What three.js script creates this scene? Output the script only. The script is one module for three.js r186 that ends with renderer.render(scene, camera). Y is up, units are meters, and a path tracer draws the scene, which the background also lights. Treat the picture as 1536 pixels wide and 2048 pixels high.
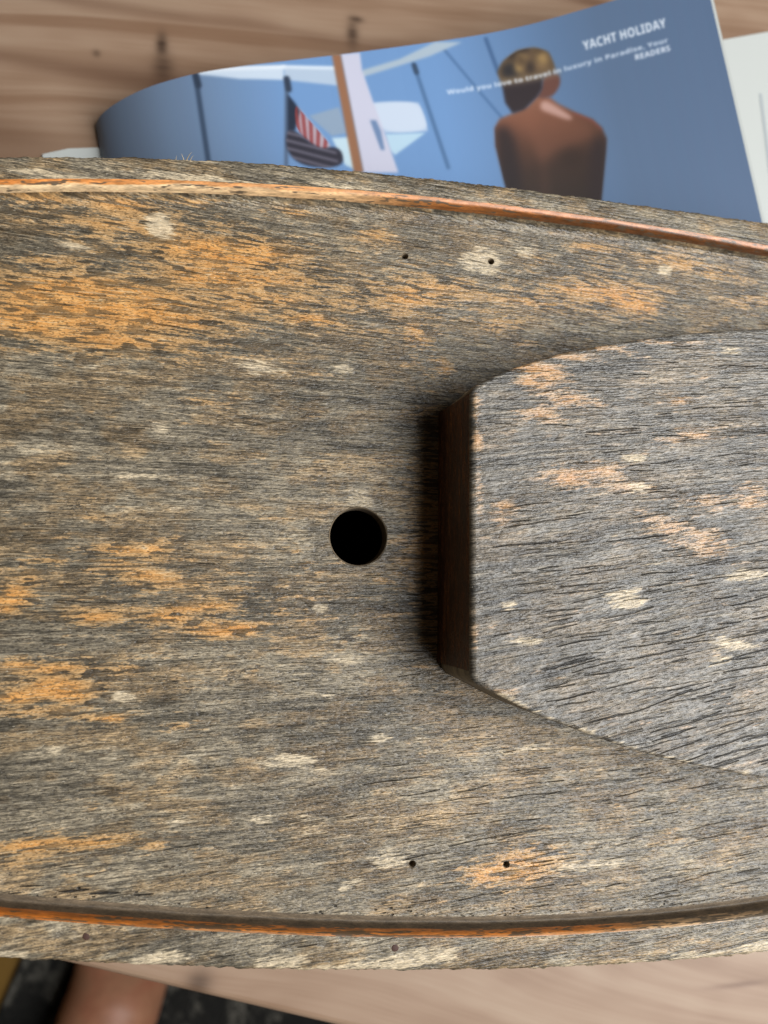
import * as THREE from 'three';
import { MarchingCubes } from 'three/addons/objects/MarchingCubes.js';
import { RectAreaLightUniformsLib } from 'three/addons/lights/RectAreaLightUniformsLib.js';

// ---------------------------------------------------------------- camera, light, exposure
const scene = new THREE.Scene();
const renderer = new THREE.WebGLRenderer({ antialias: true });
renderer.toneMapping = THREE.LinearToneMapping;
renderer.toneMappingExposure = 1;
renderer.shadowMap.enabled = true;
const camera = new THREE.PerspectiveCamera(67.34, 0.75, 0.01, 20);
camera.position.set(-0.03567, 0.2, 0.01488);             // a phone held over the board, tipped a little to the right
camera.quaternion.setFromRotationMatrix(new THREE.Matrix4().makeBasis(new THREE.Vector3(0.978084, 0.208209, 0), new THREE.Vector3(-0.021824, 0.102522, -0.994491), new THREE.Vector3(-0.207062, 0.972696, 0.10482)));
camera.updateMatrixWorld(true);
camera.focus = 0.2; camera.userData.fStop = 11;
scene.background = new THREE.Color().setRGB(0.026, 0.023, 0.019);   // the dim room round the table
RectAreaLightUniformsLib.init();
{ // the window beside the table
  const w = new THREE.Group(); w.name = 'window'; w.userData = { label: 'bright window beside the table', category: 'window' }; scene.add(w);
  w.position.set(0.8, 1.02, 0.2); w.lookAt(0.02, 0, 0.02);
  const frame = new THREE.MeshStandardMaterial({ color: new THREE.Color('#d8d6d0'), roughness: 0.5 }), glass = new THREE.MeshStandardMaterial({ color: 0x000000, emissive: new THREE.Color('#eef3fa'), emissiveIntensity: 1.2 });
  const pw = 0.9, ph = 1.15;
  const bar = (x, y, bw, bh) => { const m = new THREE.Mesh(new THREE.BoxGeometry(bw, bh, 0.04), frame); m.name = 'frame_bar'; m.position.set(x, y, -0.04); m.castShadow = m.receiveShadow = true; w.add(m); };
  bar(0, ph / 2 + 0.03, pw + 0.12, 0.06); bar(0, -ph / 2 - 0.03, pw + 0.12, 0.06); bar(-pw / 2 - 0.03, 0, 0.06, ph); bar(pw / 2 + 0.03, 0, 0.06, ph);
  const pane = new THREE.Mesh(new THREE.BoxGeometry(pw, ph, 0.006), glass); pane.name = 'pane'; pane.position.z = -0.04; w.add(pane);
  const light = new THREE.RectAreaLight(new THREE.Color().setRGB(0.98, 0.99, 1), 9.4, pw, ph); light.name = 'window_light'; light.rotation.y = Math.PI; light.position.z = -0.02; w.add(light);
}

// ---------------------------------------------------------------- measured on the things, in millimetres (x, z) from the middle of the round hole
const RIM_FAR_OUT = [-99.503,-2.3014,4.668,-1.537];
const RIM_FAR_IN = [-93.645,-2.9108,5.2535,-0.66608];
const RIM_NEAR_IN = [98.664,10.753,-4.831,-1.0156];
const RIM_NEAR_OUT = [106.78,10.376,-3.5054,-0.81279];
const BLOCK_FAR = [[23.3,-35.4],[26.3,-36.7],[30.9,-39.2],[37.5,-41.8],[44.2,-44.3],[51.0,-46.3],[58.0,-48.0],[72.2,-51.1],[86.8,-53.6],[107.5,-56.2]];
const BLOCK_NEAR = [[22.4,35.6],[24.6,36.5],[29.5,39.0],[34.5,41.6],[39.5,44.0],[47.1,46.8],[54.8,49.8],[68.0,54.1],[81.5,57.5],[100.5,61.2]];
const SCREWS = [[12.9,-78.6],[38.2,-79.4],[14.3,84.2],[39.9,86.1]];
const BARE_WOOD = [[-34.9,-75.1,19.9,3.9,1],[-39.9,-67.7,13.0,3.0,0.8],[-67.1,-59.4,22.2,5.5,1],[-83.4,-52.9,10.5,3.9,0.9],[-75.5,-61.3,14.4,2.6,0.8],[-49.8,-55.4,15.3,2.6,0.7],[-21.6,-68.6,14.9,2.0,0.6],[-18.9,-63.3,14.9,1.7,0.6],[-13.5,-58.2,8.2,1.7,0.8],[-32.0,-60.2,10.5,1.7,0.6],[-66.7,-48.9,10.9,3.2,0.7],[-50.8,-48.7,10.0,2.0,0.45],[-79.4,-68.8,9.5,1.5,0.5],[-64.2,-79.7,11.2,1.6,0.45],[-60.6,-85.5,7.4,1.4,0.6],[-45.6,-87.8,7.8,1.1,0.5],[-84.8,-84.6,14.3,1.2,0.6],[-17.8,-88.0,4.0,1.1,0.7],[4.4,-83.9,5.6,2.6,0.6],[69.1,-86.6,8.1,1.6,0.6],[96.9,-85.3,15.4,2.5,0.65],[113.8,-82.1,14.1,2.4,0.5],[79.8,-71.4,11.5,4.6,0.8],[68.7,-73.5,9.6,1.5,0.7],[49.8,-68.2,14.0,2.7,0.55],[86.3,-70.4,3.3,3.1,0.8],[21.5,-70.2,10.3,2.9,0.6],[14.3,-66.0,7.2,2.1,0.5],[10.0,-65.7,8.6,5.7,0.35],[15.7,-54.7,4.3,2.2,0.6],[15.0,-58.2,2.8,1.4,0.55],[24.2,-47.4,2.9,2.5,0.65],[40.6,-60.8,6.0,2.2,0.45],[46.5,-55.4,6.1,1.5,0.45],[122.1,-74.8,10.7,3.2,0.55],[-39.2,-34.8,10.2,1.9,0.45],[-60.6,4.3,7.1,1.5,0.7],[-52.3,3.9,2.4,1.3,0.8],[-76.2,7.1,4.6,1.2,0.5],[-61.1,7.4,4.7,1.0,0.6],[-53.9,10.4,6.0,1.3,0.75],[-46.6,12.3,6.1,1.2,0.55],[-83.7,15.4,3.9,2.9,0.9],[-85.8,17.7,2.2,2.4,0.8],[-80.5,11.8,1.7,1.2,0.5],[-65.3,20.8,7.0,1.8,0.75],[-48.8,20.9,6.0,1.5,0.8],[-36.6,24.1,7.5,1.9,0.9],[-30.4,23.9,5.0,1.3,0.8],[-42.8,18.5,7.3,1.0,0.65],[-36.7,17.9,4.9,1.0,0.55],[-74.0,32.7,9.2,1.4,0.75],[-82.9,31.9,4.4,1.0,0.6],[-73.8,37.4,6.8,2.6,0.9],[-82.6,39.5,5.6,1.4,0.8],[-69.2,39.3,2.9,1.4,0.8],[-57.9,33.0,4.7,1.0,0.5],[-60.9,45.1,5.2,1.0,0.8],[-44.5,47.2,4.8,1.0,0.5],[-78.0,43.1,6.7,1.0,0.5],[-77.7,73.5,7.7,1.7,0.8],[-63.3,73.8,6.8,1.4,0.7],[-50.7,75.2,5.8,1.0,0.45],[-81.9,77.7,6.6,1.1,0.5],[43.7,87.1,11.4,4.5,0.75],[32.6,88.2,5.5,1.9,0.6],[48.1,81.7,2.1,1.0,0.6],[-90.0,-94.0,4.7,0.8,0.7],[123.6,-100.3,7.1,1.5,0.6],[19.7,-10.2,4.2,26.9,0.45],[16.8,3.4,5.6,8.0,0.4],[20.8,23.4,2.8,7.9,0.4],[-24.9,-22.3,7.8,4.0,0.25],[64.0,-76.1,16.1,6.0,0.3]];
const PALE_AND_LIT = [[-53.0,-80.8,3.5,3.4,0.9],[-73.6,-73.1,4.8,0.8,0.6],[34.9,-78.8,6.3,3.7,0.85],[48.6,-83.8,4.7,2.3,0.6],[93.4,-81.8,2.5,1.5,0.8],[-68.8,-41.6,3.0,1.0,0.6],[-27.8,-44.2,7.8,2.1,0.55],[-3.9,-45.0,4.2,1.7,0.6],[-58.2,40.2,3.2,1.2,0.8],[-57.1,-14.6,4.8,0.7,0.6],[-47.2,-6.6,2.5,0.6,0.6],[0.4,-9.7,3.4,2.4,0.9],[-3.4,31.5,4.6,1.3,0.8],[-10.1,18.6,2.4,1.6,0.8],[-7.3,41.0,3.3,0.7,0.6],[-17.4,56.8,5.7,1.6,1],[-9.8,47.8,3.2,0.7,0.6],[-73.1,52.0,2.2,1.0,0.7],[-8.4,60.3,3.8,1.0,0.5],[5.8,52.1,3.4,1.0,0.7],[8.5,82.8,6.6,2.4,0.75],[66.7,88.1,8.9,1.3,0.65],[-1.9,88.1,3.9,1.5,0.6],[-24.6,71.0,3.7,1.4,0.4],[-43.9,70.4,3.6,0.7,0.5],[-9.6,73.1,15.5,3.6,0.35],[56.5,88.7,5.8,2.5,0.4],[24.9,31.4,2.8,2.6,0.4],[-74.3,-88.7,21.0,1.1,0.8],[-40.5,-91.9,19.9,1.0,0.85],[-5.5,-94.4,17.0,0.7,0.6],[-81.0,95.4,4.3,1.3,0.8],[-46.6,99.0,7.0,1.4,0.75],[-19.2,102.7,6.1,1.6,0.85],[-1.8,106.1,7.7,1.1,0.8],[16.3,104.7,7.9,2.2,0.85],[8.5,105.8,5.2,1.5,0.7],[111.5,111.4,6.4,2.4,0.8],[92.8,111.7,9.2,1.3,0.7],[65.9,112.4,17.7,1.1,0.75],[37.7,111.2,21.0,0.9,0.7],[-26.4,105.1,14.6,0.6,0.6],[-61.2,100.3,13.6,0.5,0.7],[103.5,115.3,14.1,0.6,0.9],[-45.8,-98.3,5.1,1.6,0.8],[42.8,-100.6,4.6,1.2,0.7],[61.6,-103.9,4.8,1.3,0.5],[7.2,-100.0,5.8,1.2,0.4],[-11.1,-100.3,4.1,0.9,0.5],[-32.7,-28.5,5.1,1.0,0.4],[-51.4,-27.0,2.4,1.3,0.5],[50.0,57.1,8.8,1.3,0.35],[-12.7,14.1,3.9,1.3,0.4],[-22.1,-105.5,8.2,1.5,0.2],[121.4,-62.1,5.3,1.9,0.3],[-9.0,-9.5,4.0,1.3,0.4],[5.8,-16.6,2.8,2.7,0.4]];  // pale wood, plus long thin far-rim streaks that paint the cove's highlight
const BLOCK_BARE = [[42.7,-39.3,6.1,2.3,1],[38.8,-41.0,8.0,1.3,0.85],[48.3,-44.6,8.2,1.1,0.7],[57.9,-47.2,8.5,0.9,0.7],[72.1,-50.0,10.2,0.8,0.5],[38.7,-36.8,4.0,1.3,0.85],[48.0,-33.2,6.8,1.9,0.8],[41.2,-29.1,5.3,1.8,0.8],[57.5,-33.1,5.5,1.1,0.45],[80.1,-34.9,4.4,1.3,0.7],[84.8,-26.2,6.6,1.4,0.8],[75.3,-24.2,5.8,0.8,0.5],[48.8,-13.6,8.1,2.5,0.9],[58.3,-15.8,6.9,1.9,0.75],[65.0,-11.6,5.6,1.3,0.6],[31.6,-5.7,3.8,1.8,0.8],[30.2,-2.7,2.6,1.2,0.55],[99.4,-11.3,6.0,2.0,0.8],[84.7,-8.9,7.2,1.9,0.65],[99.2,-8.0,6.0,1.4,0.6],[77.2,-1.0,7.1,3.1,0.65],[87.0,2.6,5.8,3.9,0.7],[70.3,-3.5,5.6,2.6,0.45],[24.8,-22.1,1.5,1.8,0.8],[24.5,-28.2,1.0,6.1,0.6],[25.0,-9.8,1.0,7.2,0.5],[29.5,38.8,5.1,1.4,0.5],[58.9,45.5,4.0,1.0,0.4],[23.5,24.7,1.0,4.7,0.5]];
const BLOCK_PALE = [[66.7,-19.1,3.1,0.8,1],[62.6,16.6,5.2,2.2,0.75],[96.7,10.3,5.9,1.5,0.7],[32.4,17.7,2.6,1.2,0.75],[88.6,26.7,4.3,1.9,0.5],[37.4,26.1,5.1,0.9,0.7],[94.3,28.1,5.8,1.2,0.5],[69.8,7.9,5.6,1.2,0.4],[89.8,31.7,5.7,1.0,0.5],[67.8,-11.7,4.2,1.3,0.5],[95.5,-49.3,6.1,1.1,0.4]];
const HALF_WORN = [[-55.4,-77.9,39.0,8.2,0.3],[-52.6,12.9,47.7,12.3,0.3],[-74.9,38.0,23.1,7.0,0.32],[-2.6,-61.8,35.8,8.4,0.25],[72.0,-76.8,41.7,10.6,0.16],[-61.8,-84.0,31.9,5.4,0.28],[-67.8,74.1,25.3,3.4,0.32],[-72.9,-53.7,32.0,10.4,0.3],[-8.8,20.6,26.9,7.7,0.2],[40.7,-68.2,31.1,11.8,0.12],[-29.2,-48.8,26.7,5.4,0.2],[19.6,-3.4,8.5,33.4,0.25],[45.1,87.9,20.1,6.3,0.25]];
const SCARS = [[-70.9,84.4,8,0.7],[-64.0,85.3,8,1.0],[-54.7,86.4,6,0.7],[-79.5,82.5,6,0.5],[-82.6,84.0,4,0.4],[-51.1,-60.0,10,0.35],[-73.1,-60.8,9,0.5],[-80.1,-57.7,7,0.6],[-38.6,-67.8,8,0.5],[-54.7,-54.4,9,0.5],[-83.8,-61.2,7,0.4],[-48.9,-69.0,9,0.35],[-32.1,-62.2,12,0.5],[-57.3,-58.2,10,0.5],[-70.4,-51.9,7,0.5]];
const NAILS = [[-63.7,92.9],[8.6,102.1]];
const COVER_PROFILE = [[-107,-37],[-90,-40.8],[-70.7,-45.6],[-58.9,-48.6],[-39.5,-53.0],[-21.1,-55.2],[0,-56],[37,-56.4],[72,-56],[86,-56.7],[94.6,-58.2],[103.4,-60.6],[110.6,-63.9],[118,-68.9],[122.4,-73.6],[124.5,-78.2]];
const COVER_AT = [36.28,-56.0,-188.3];
const COVER_W = [-0.96036,0.0,0.27876];
const COVER_T = [0.19431,0.0,0.98094];
const COVER_LEN = 241.24;
const PRINT = {"stay1":[[44.7,0.4],[43.6,32.9]],"pole":[[76.1,6.6],[69.9,38.6]],"stay2":[[124.3,7.7],[129.4,48.3]],"stay3":[[137.1,3.3],[154.7,34.3]],"stay4":[[154.3,2.0],[156.4,15.8]],"spreadA":[[45.5,-0.7],[75.9,2.1],[75.1,6.9],[59.6,4.5],[46.1,0.7]],"spreadB":[[75.9,2.1],[94.8,4.8],[94.2,11.4],[75.1,6.9]],"spreadC":[[103.3,9.6],[131.1,5.2],[144.8,1.7],[134.2,0.1],[119.3,4.7],[104.4,6.9]],"mastShade":[[94.2,-0.6],[97.5,-0.2],[97.3,44.8],[93.8,44.2]],"mast":[[97.5,-0.2],[104.8,0.2],[104.3,6.9],[106.0,18.6],[108.5,34.3],[110.2,46.9],[97.3,44.8]],"dome":[[104.4,19.6],[114.3,20.5],[123.2,22.2],[124.3,28.2],[124.5,33.4],[108.1,31.6],[105.2,24.7]],"domeLow":[[108.1,31.9],[123.6,33.8],[110.2,40.3],[108.7,38.1]],"wingL":[[81.5,21.2],[93.1,19.4],[94.0,29.4],[88.4,29.7]],"pale":[[88.2,30.4],[95.0,31.0],[94.8,43.4],[91.1,40.9]],"flagNavy":[[75.3,12.1],[77.4,15.8],[78.6,18.9],[75.5,25.9],[72.8,25.6]],"flagR":[[77.4,15.8],[79.0,19.0],[86.5,31.3],[87.5,34.1],[83.0,34.5],[75.5,25.9]],"flagLow":[[72.6,24.8],[75.9,26.0],[83.0,34.1],[88.4,33.4],[91.3,36.1],[90.2,41.7],[76.4,39.6],[70.8,33.2]],"head":[[156.0,15.6],[159.3,11.7],[165.4,8.8],[172.2,9.2],[177.1,12.2],[178.1,17.3],[178.1,20.3],[171.2,21.2],[157.0,20.5]],"hatDark":[[158.0,13.2],[163.2,12.7],[165.8,16.8],[164.4,18.9],[157.2,18.6]],"face":[[156.8,19.9],[173.0,20.9],[171.8,25.7],[169.4,28.2],[163.2,32.0],[158.6,32.4],[156.6,27.8]],"ear":[[173.0,20.9],[179.1,21.0],[179.5,25.1],[176.5,28.7],[173.4,29.8],[168.7,28.6],[171.8,25.7]],"back":[[169.8,27.7],[174.2,29.8],[176.5,32.8],[182.3,37.9],[188.0,42.3],[190.8,46.6],[191.6,51.2],[190.2,56.1],[185.2,71.8],[181.5,84.0],[151.2,76.5],[149.8,57.4],[149.3,43.3],[150.4,36.6],[153.1,33.5],[159.5,32.2],[165.0,31.0]],"glow":[[171.2,29.4],[176.3,34.0],[181.5,40.0],[179.1,40.3],[173.4,36.1],[168.9,33.1]],"backLight":[[164.8,31.7],[172.8,35.6],[186.8,43.1],[188.6,48.7],[179.5,50.1],[171.8,49.9],[165.8,54.4],[164.0,48.2],[162.6,40.4],[158.9,35.2]],"title":[[190.4,15.6],[222.6,15.9]],"line2a":[[134.8,20.8],[222.0,21.7]],"line3":[[208.3,25.0],[222.2,25.2]],"armA":[[150.4,36.6],[155.1,36.3],[157.4,41.8],[157.2,52.5],[153.5,77.0],[148.1,75.9],[148.7,54.7]],"armB":[[191.6,51.2],[188.6,49.2],[184.8,53.6],[182.3,62.7],[177.5,82.9],[184.7,84.9]],"blade":[[173.6,50.4],[179.3,50.5],[182.7,55.0],[177.9,57.6],[172.2,56.9]],"spine":[[170.8,35.8],[167.5,47.0],[165.4,60.3],[163.0,75.3]],"logo":[[103.5,25.9],[105.8,26.3],[106.8,30.6],[106.8,37.8],[105.4,37.6]]};
const TABLE_EDGE = [[-86.8,133.6],[1.4,162.4]];
const KNOTS = [[-61.6,-190.1,2.2,5,0.8],[-60.8,-179.3,4,7,0.75],[-84.5,-182.9,1.6,1.6,0.5],[12.5,-212.5,3,1.6,0.7],[10.9,-205.9,2.5,6,0.7],[-39.7,144.5,4.5,4.5,0.6],[165.1,165.7,14,1.2,0.5],[-115.4,-145.9,30,8,0.35],[-106.8,-175.7,60,3,0.25],[-77.6,-176.2,50,4.5,0.45],[-54.4,-177.7,30,5,0.35],[116.7,-237.8,18,3,0.7],[-83.8,-203.3,150,3,0.4],[171.9,-231.5,30,8,0.15]];
const SHEET = [[171.2,-227.3],[201.7,-237.3]];
const SHEET_LINE = [[195.2,-206.4],[197.5,-176.0]];
const LOWER_PAGE = [[-99.4,-140.9],[-82.6,-145.3]];

// ---------------------------------------------------------------- helpers
const V3 = (x, y, z) => new THREE.Vector3(x, y, z), MM = 0.001;
const lerp = THREE.MathUtils.lerp, clamp01 = (t) => Math.min(1, Math.max(0, t)), smooth = (a, b, t) => { t = clamp01((t - a) / (b - a)); return t * t * (3 - 2 * t); };
function random(seed) { let s = seed >>> 0; return () => { s = (s + 0x6d2b79f5) | 0; let t = Math.imul(s ^ (s >>> 15), 1 | s); t = (t + Math.imul(t ^ (t >>> 7), 61 | t)) ^ t; return ((t ^ (t >>> 14)) >>> 0) / 4294967296; }; }
const N = 512, lattice = new Float32Array(N * N);
{ const r = random(7); for (let i = 0; i < N * N; i++) lattice[i] = r(); }
function noise(x, y, seed = 0) {                         // value noise, 0 to 1
  x += seed * 37.73; y += seed * 91.17;
  const ix = Math.floor(x), iy = Math.floor(y);
  let fx = x - ix, fy = y - iy; fx = fx * fx * (3 - 2 * fx); fy = fy * fy * (3 - 2 * fy);
  const a = (iy & 511) << 9, b = ((iy + 1) & 511) << 9, c = ix & 511, d = (ix + 1) & 511;
  const p = lattice[a + c], q = lattice[b + c];
  const top = p + (lattice[a + d] - p) * fx, low = q + (lattice[b + d] - q) * fx;
  return top + (low - top) * fy;
}
const shift = new Float32Array(N); { const r = random(11); for (let i = 0; i < N; i++) shift[i] = r() * 97; }
function fibre(x, y, seed = 0) {                         // noise in rows, each row set off by its own amount, like wood fibres
  y += seed * 91.17; const iy = Math.floor(y); let fy = y - iy; fy = fy * fy * (3 - 2 * fy); let a = 0, b = 0;
  for (let k = 0; k < 2; k++) { const row = (iy + k) & 511, xx = x + seed * 37.73 + shift[row], ix = Math.floor(xx); let f = xx - ix; f = f * f * (3 - 2 * f); const p = lattice[(row << 9) + (ix & 511)], v = p + (lattice[(row << 9) + ((ix + 1) & 511)] - p) * f; if (k) b = v; else a = v; }
  return a + (b - a) * fy;
}
const fbm = (x, y, seed) => 0.5 * noise(x, y, seed) + 0.28 * noise(x * 2.1, y * 2.1, seed + 1) + 0.22 * noise(x * 4.3, y * 4.3, seed + 2);
const poly = (c, xmm) => { const x = xmm / 100; return ((c[3] * x + c[2]) * x + c[1]) * x + c[0]; };
function ramp(stops, t, out) {
  let i = 1; while (i < stops.length - 1 && t > stops[i][0]) i++;
  const a = stops[i - 1], b = stops[i], f = clamp01((t - a[0]) / (b[0] - a[0]));
  out[0] = lerp(a[1], b[1], f); out[1] = lerp(a[2], b[2], f); out[2] = lerp(a[3], b[3], f); return out;
}
function toward(c, r, g, b, f) { c[0] += (r - c[0]) * f; c[1] += (g - c[1]) * f; c[2] += (b - c[2]) * f; }
function dataTexture(data, w, h, srgb, wrap = THREE.MirroredRepeatWrapping) {
  const t = new THREE.DataTexture(data, w, h, THREE.RGBAFormat); t.magFilter = THREE.LinearFilter; t.minFilter = THREE.LinearFilter; t.wrapS = t.wrapT = wrap;
  if (srgb) t.colorSpace = THREE.SRGBColorSpace; t.needsUpdate = true; return t;
}
function grid(nu, nv, point, uvOf) {                     // a sheet of (nu + 1) x (nv + 1) points
  const p = [], uv = [], idx = [];
  for (let j = 0; j <= nv; j++) for (let i = 0; i <= nu; i++) { const q = point(i / nu, j / nv); p.push(q.x, q.y, q.z); const w = uvOf(q, i / nu, j / nv); uv.push(w[0], w[1]); }
  for (let j = 0; j < nv; j++) for (let i = 0; i < nu; i++) { const a = j * (nu + 1) + i, b = a + 1, c = a + nu + 1, d = c + 1; idx.push(a, c, b, b, c, d); }
  const g = new THREE.BufferGeometry(); g.setAttribute('position', new THREE.Float32BufferAttribute(p, 3)); g.setAttribute('uv', new THREE.Float32BufferAttribute(uv, 2)); g.setIndex(idx); g.computeVertexNormals(); return g;
}
function planarUV(g, area) {                             // metres on the wood, seen from above
  const p = g.attributes.position, uv = new Float32Array(p.count * 2);
  for (let i = 0; i < p.count; i++) { uv[2 * i] = (p.getX(i) * 1000 - area.x) / area.w; uv[2 * i + 1] = (p.getZ(i) * 1000 - area.z) / area.h; }
  g.setAttribute('uv', new THREE.BufferAttribute(uv, 2)); return g;
}
function part(name, g, m, parent, label) { const o = new THREE.Mesh(g, m); o.name = name; o.castShadow = o.receiveShadow = true; if (label) o.userData.label = label; parent.add(o); return o; }
function thing(name, label, category, group) { const o = new THREE.Group(); o.name = name; o.userData = { label, category }; if (group) o.userData.group = group; scene.add(o); return o; }
function structure(name, g, m) { const o = part(name, g, m, scene); o.userData.kind = 'structure'; return o; }

// ---------------------------------------------------------------- weathered wood
function weathered({ area, W, H, bare, pale, cracks, slope, tone = 0, seed = 0, warm = 0.3, specks = 500, hue = 0 }) {
  const n = W * H, B = new Float32Array(n), P = new Float32Array(n), K = new Float32Array(n), S = new Float32Array(n), rnd = random(100 + seed);
  const sx = W / area.w, sy = H / area.h;
  const splat = (buf, list) => {
    for (const [cx, cz, rx0, rz0, a] of list) {
      const rx = rx0 * 1.12, rz = rz0 * 1.18;
      const x0 = Math.max(0, Math.floor((cx - 2.2 * rx - area.x) * sx)), x1 = Math.min(W - 1, Math.ceil((cx + 2.2 * rx - area.x) * sx));
      const y0 = Math.max(0, Math.floor((cz - 2.2 * rz - area.z) * sy)), y1 = Math.min(H - 1, Math.ceil((cz + 2.2 * rz - area.z) * sy));
      for (let y = y0; y <= y1; y++) for (let x = x0; x <= x1; x++) {
        const dx = (x / sx + area.x - cx) / rx, dz = (y / sy + area.z - cz) / rz, e = a * Math.exp(-0.95 * (dx * dx + dz * dz)), i = y * W + x;
        buf[i] = 1 - (1 - buf[i]) * (1 - e);
      }
    }
  };
  splat(B, bare); splat(P, pale);
  for (const [cx, cz, len, wid, ang, dark] of cracks(rnd)) {              // drying checks, wandering along the grain
    let x = cx, z = cz, a = ang; const steps = Math.ceil(len / 0.1), ph = rnd() * 50;
    for (let k = 0; k < steps; k++) {
      const f = k / steps, w = wid * Math.pow(Math.sin(Math.PI * Math.min(0.985, f + 0.015)), 0.6) * (0.55 + 0.9 * noise(k * 0.09, ph, 5));
      a = ang + 0.26 * (noise(k * 0.03, ph, 9) - 0.5); x += 0.1 * Math.cos(a); z += 0.1 * Math.sin(a);
      const px = (x - area.x) * sx, py = (z - area.z) * sy, r = Math.max(0.75, w * sy * 0.5);
      for (let yy = Math.floor(py - r - 1); yy <= py + r + 1; yy++) for (let xx = Math.floor(px - 1.5); xx <= px + 1.5; xx++) {
        if (xx < 0 || yy < 0 || xx >= W || yy >= H) continue;
        const d = Math.abs(yy - py) / r, v = dark * clamp01(1.35 - d); const i = yy * W + xx; if (v > K[i]) K[i] = v;
      }
    }
  }
  for (let k = 0; k < specks; k++) {                                      // torn pale fibres
    const x = rnd() * W, y = rnd() * H, l = (0.12 + 0.5 * rnd() * rnd()) * sx, v = 0.4 + 0.6 * rnd();
    for (let t = -l; t <= l; t++) { const xx = Math.round(x + t), yy = Math.round(y + t * (rnd() - 0.5) * 0.2); if (xx >= 0 && yy >= 0 && xx < W && yy < H) S[yy * W + xx] = v; }
  }
  const col = new Uint8Array(n * 4), bmp = new Uint8Array(n * 4), rgh = new Uint8Array(n * 4), c = [0, 0, 0];
  const GREY = hue ? [[0, 62, 59, 55], [0.25, 95, 91, 84], [0.45, 126, 120, 110], [0.62, 150, 142, 130], [0.8, 176, 166, 150], [1, 216, 204, 184]]
    : [[0, 60, 55, 46], [0.22, 88, 81, 68], [0.42, 118, 108, 91], [0.6, 146, 134, 112], [0.78, 176, 161, 135], [1, 216, 200, 168]];
  const BARE = [[0, 160, 102, 50], [0.35, 206, 140, 72], [0.65, 230, 166, 94], [1, 242, 196, 132]];
  const PINK = [[0, 152, 102, 60], [0.35, 192, 138, 88], [0.65, 214, 162, 108], [1, 230, 188, 140]];
  const k = [0, 0, 0];
  for (let y = 0; y < H; y++) {
    const z = y / sy + area.z;
    for (let x = 0; x < W; x++) {
      const i = y * W + x, xm = x / sx + area.x;
      const wob = noise(xm / 34, z / 9, 31 + seed) - 0.5, v = z + slope(xm, z) + 1.1 * wob + 0.2 * (noise(xm / 5, z / 2, 33 + seed) - 0.5);
      const sA = fibre(xm / 4.2, v / 0.46, 1 + seed), sB = fibre(xm / 2.2, v / 0.21, 2 + seed), sC = fibre(xm / 11, v / 1.1, 3 + seed), fine = fibre(xm / 0.8, v / 0.15, 4 + seed), dot = fibre(xm / 0.32, v / 0.13, 6 + seed);
      const big = fbm(xm / 21, v / 8.5, 11 + seed), mid = fbm(xm / 5.5, v / 2.0, 15 + seed), tint = fbm(xm / 11, v / 4.5, 21 + seed);
      const long = fibre(xm / 34, v / 0.6, 8 + seed), line = smooth(0.7, 0.84, fibre(xm / 13, v / 0.21, 9 + seed));
      const t = 0.5 + tone + 0.36 * (long - 0.5) + 0.24 * (sA - 0.5) + 0.34 * (sB - 0.5) + 0.2 * (sC - 0.5) + 0.32 * (fine - 0.5) + 0.22 * (dot - 0.5) + 0.5 * (big - 0.5) + 0.45 * (mid - 0.5);
      ramp(GREY, clamp01(t), c);
      const w = smooth(0.42, 0.64, tint) * warm * 1.5; toward(c, c[0] * 1.1, c[1] * 0.96, c[2] * 0.78, Math.min(1, w));
      const edge = 0.4 * (sA - 0.5) + 0.3 * (sB - 0.5) + 0.62 * (mid - 0.5) + 0.22 * (fine - 0.5) + 0.28 * (sC - 0.5);
      const stray = 0.26 * smooth(0.6, 0.78, fbm(xm / 9, v / 2.6, 51 + seed));
      const bb = B[i] + stray * (1 - B[i]), grit = edge + 0.3 * (long - 0.5) + 0.22 * (dot - 0.5) + 0.2 * (fine - 0.5), thin = smooth(0.24, 0.5, bb + 0.8 * grit), o = smooth(0.36, 0.64, bb * 1.12 + 0.7 * grit), strong = smooth(0.5, 0.92, B[i] + 0.3 * (mid - 0.5));
      if (thin > 0) {
        const f = 0.84 + 0.24 * fine + 0.2 * (sB - 0.5); toward(c, (hue ? 180 : 178) * f, (hue ? 152 : 148) * f, (hue ? 124 : 108) * f, thin * 0.5);   // half worn through
        ramp(hue ? PINK : BARE, clamp01(0.34 + 0.3 * B[i] + (1 - 0.45 * strong) * (0.45 * (fine - 0.5) + 0.45 * (sB - 0.5) + 0.25 * (dot - 0.5)) + 0.5 * (mid - 0.5)), k);
        { const p = 0.86 + 0.22 * fine + 0.16 * (sB - 0.5); toward(k, (hue ? 200 : 196) * p, (hue ? 166 : 156) * p, (hue ? 130 : 106) * p, 1 - strong); } toward(c, k[0], k[1], k[2], o * (0.8 + 0.18 * B[i]));
        const dash = smooth(0.57, 0.66, fibre(xm / 3.6, v / 0.55, 41 + seed) + 0.14 * (dot - 0.5)) * (0.35 + 0.6 * noise(xm / 5, v / 1.6, 43 + seed)) * (1 - 0.45 * smooth(0.6, 1, B[i])), fleck = smooth(0.7, 0.8, fibre(xm / 0.55, v / 0.22, 45 + seed));
        toward(c, 78, 68, 54, Math.min(1, dash * 1.15)); toward(c, 104, 80, 50, fleck * 0.6 * thin);
      }
      const pn = P[i] * 1.35 + edge * 0.85 + 0.26 * smooth(0.58, 0.78, fbm(xm / 7, v / 1.5, 61 + seed)), q = smooth(0.4, 0.8, pn);
      if (q > 0) { const f = 0.84 + 0.24 * fine + 0.2 * (sB - 0.5) + 0.1 * (dot - 0.5); toward(c, 222 * f, 202 * f, 168 * f, q * 0.88); }
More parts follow.
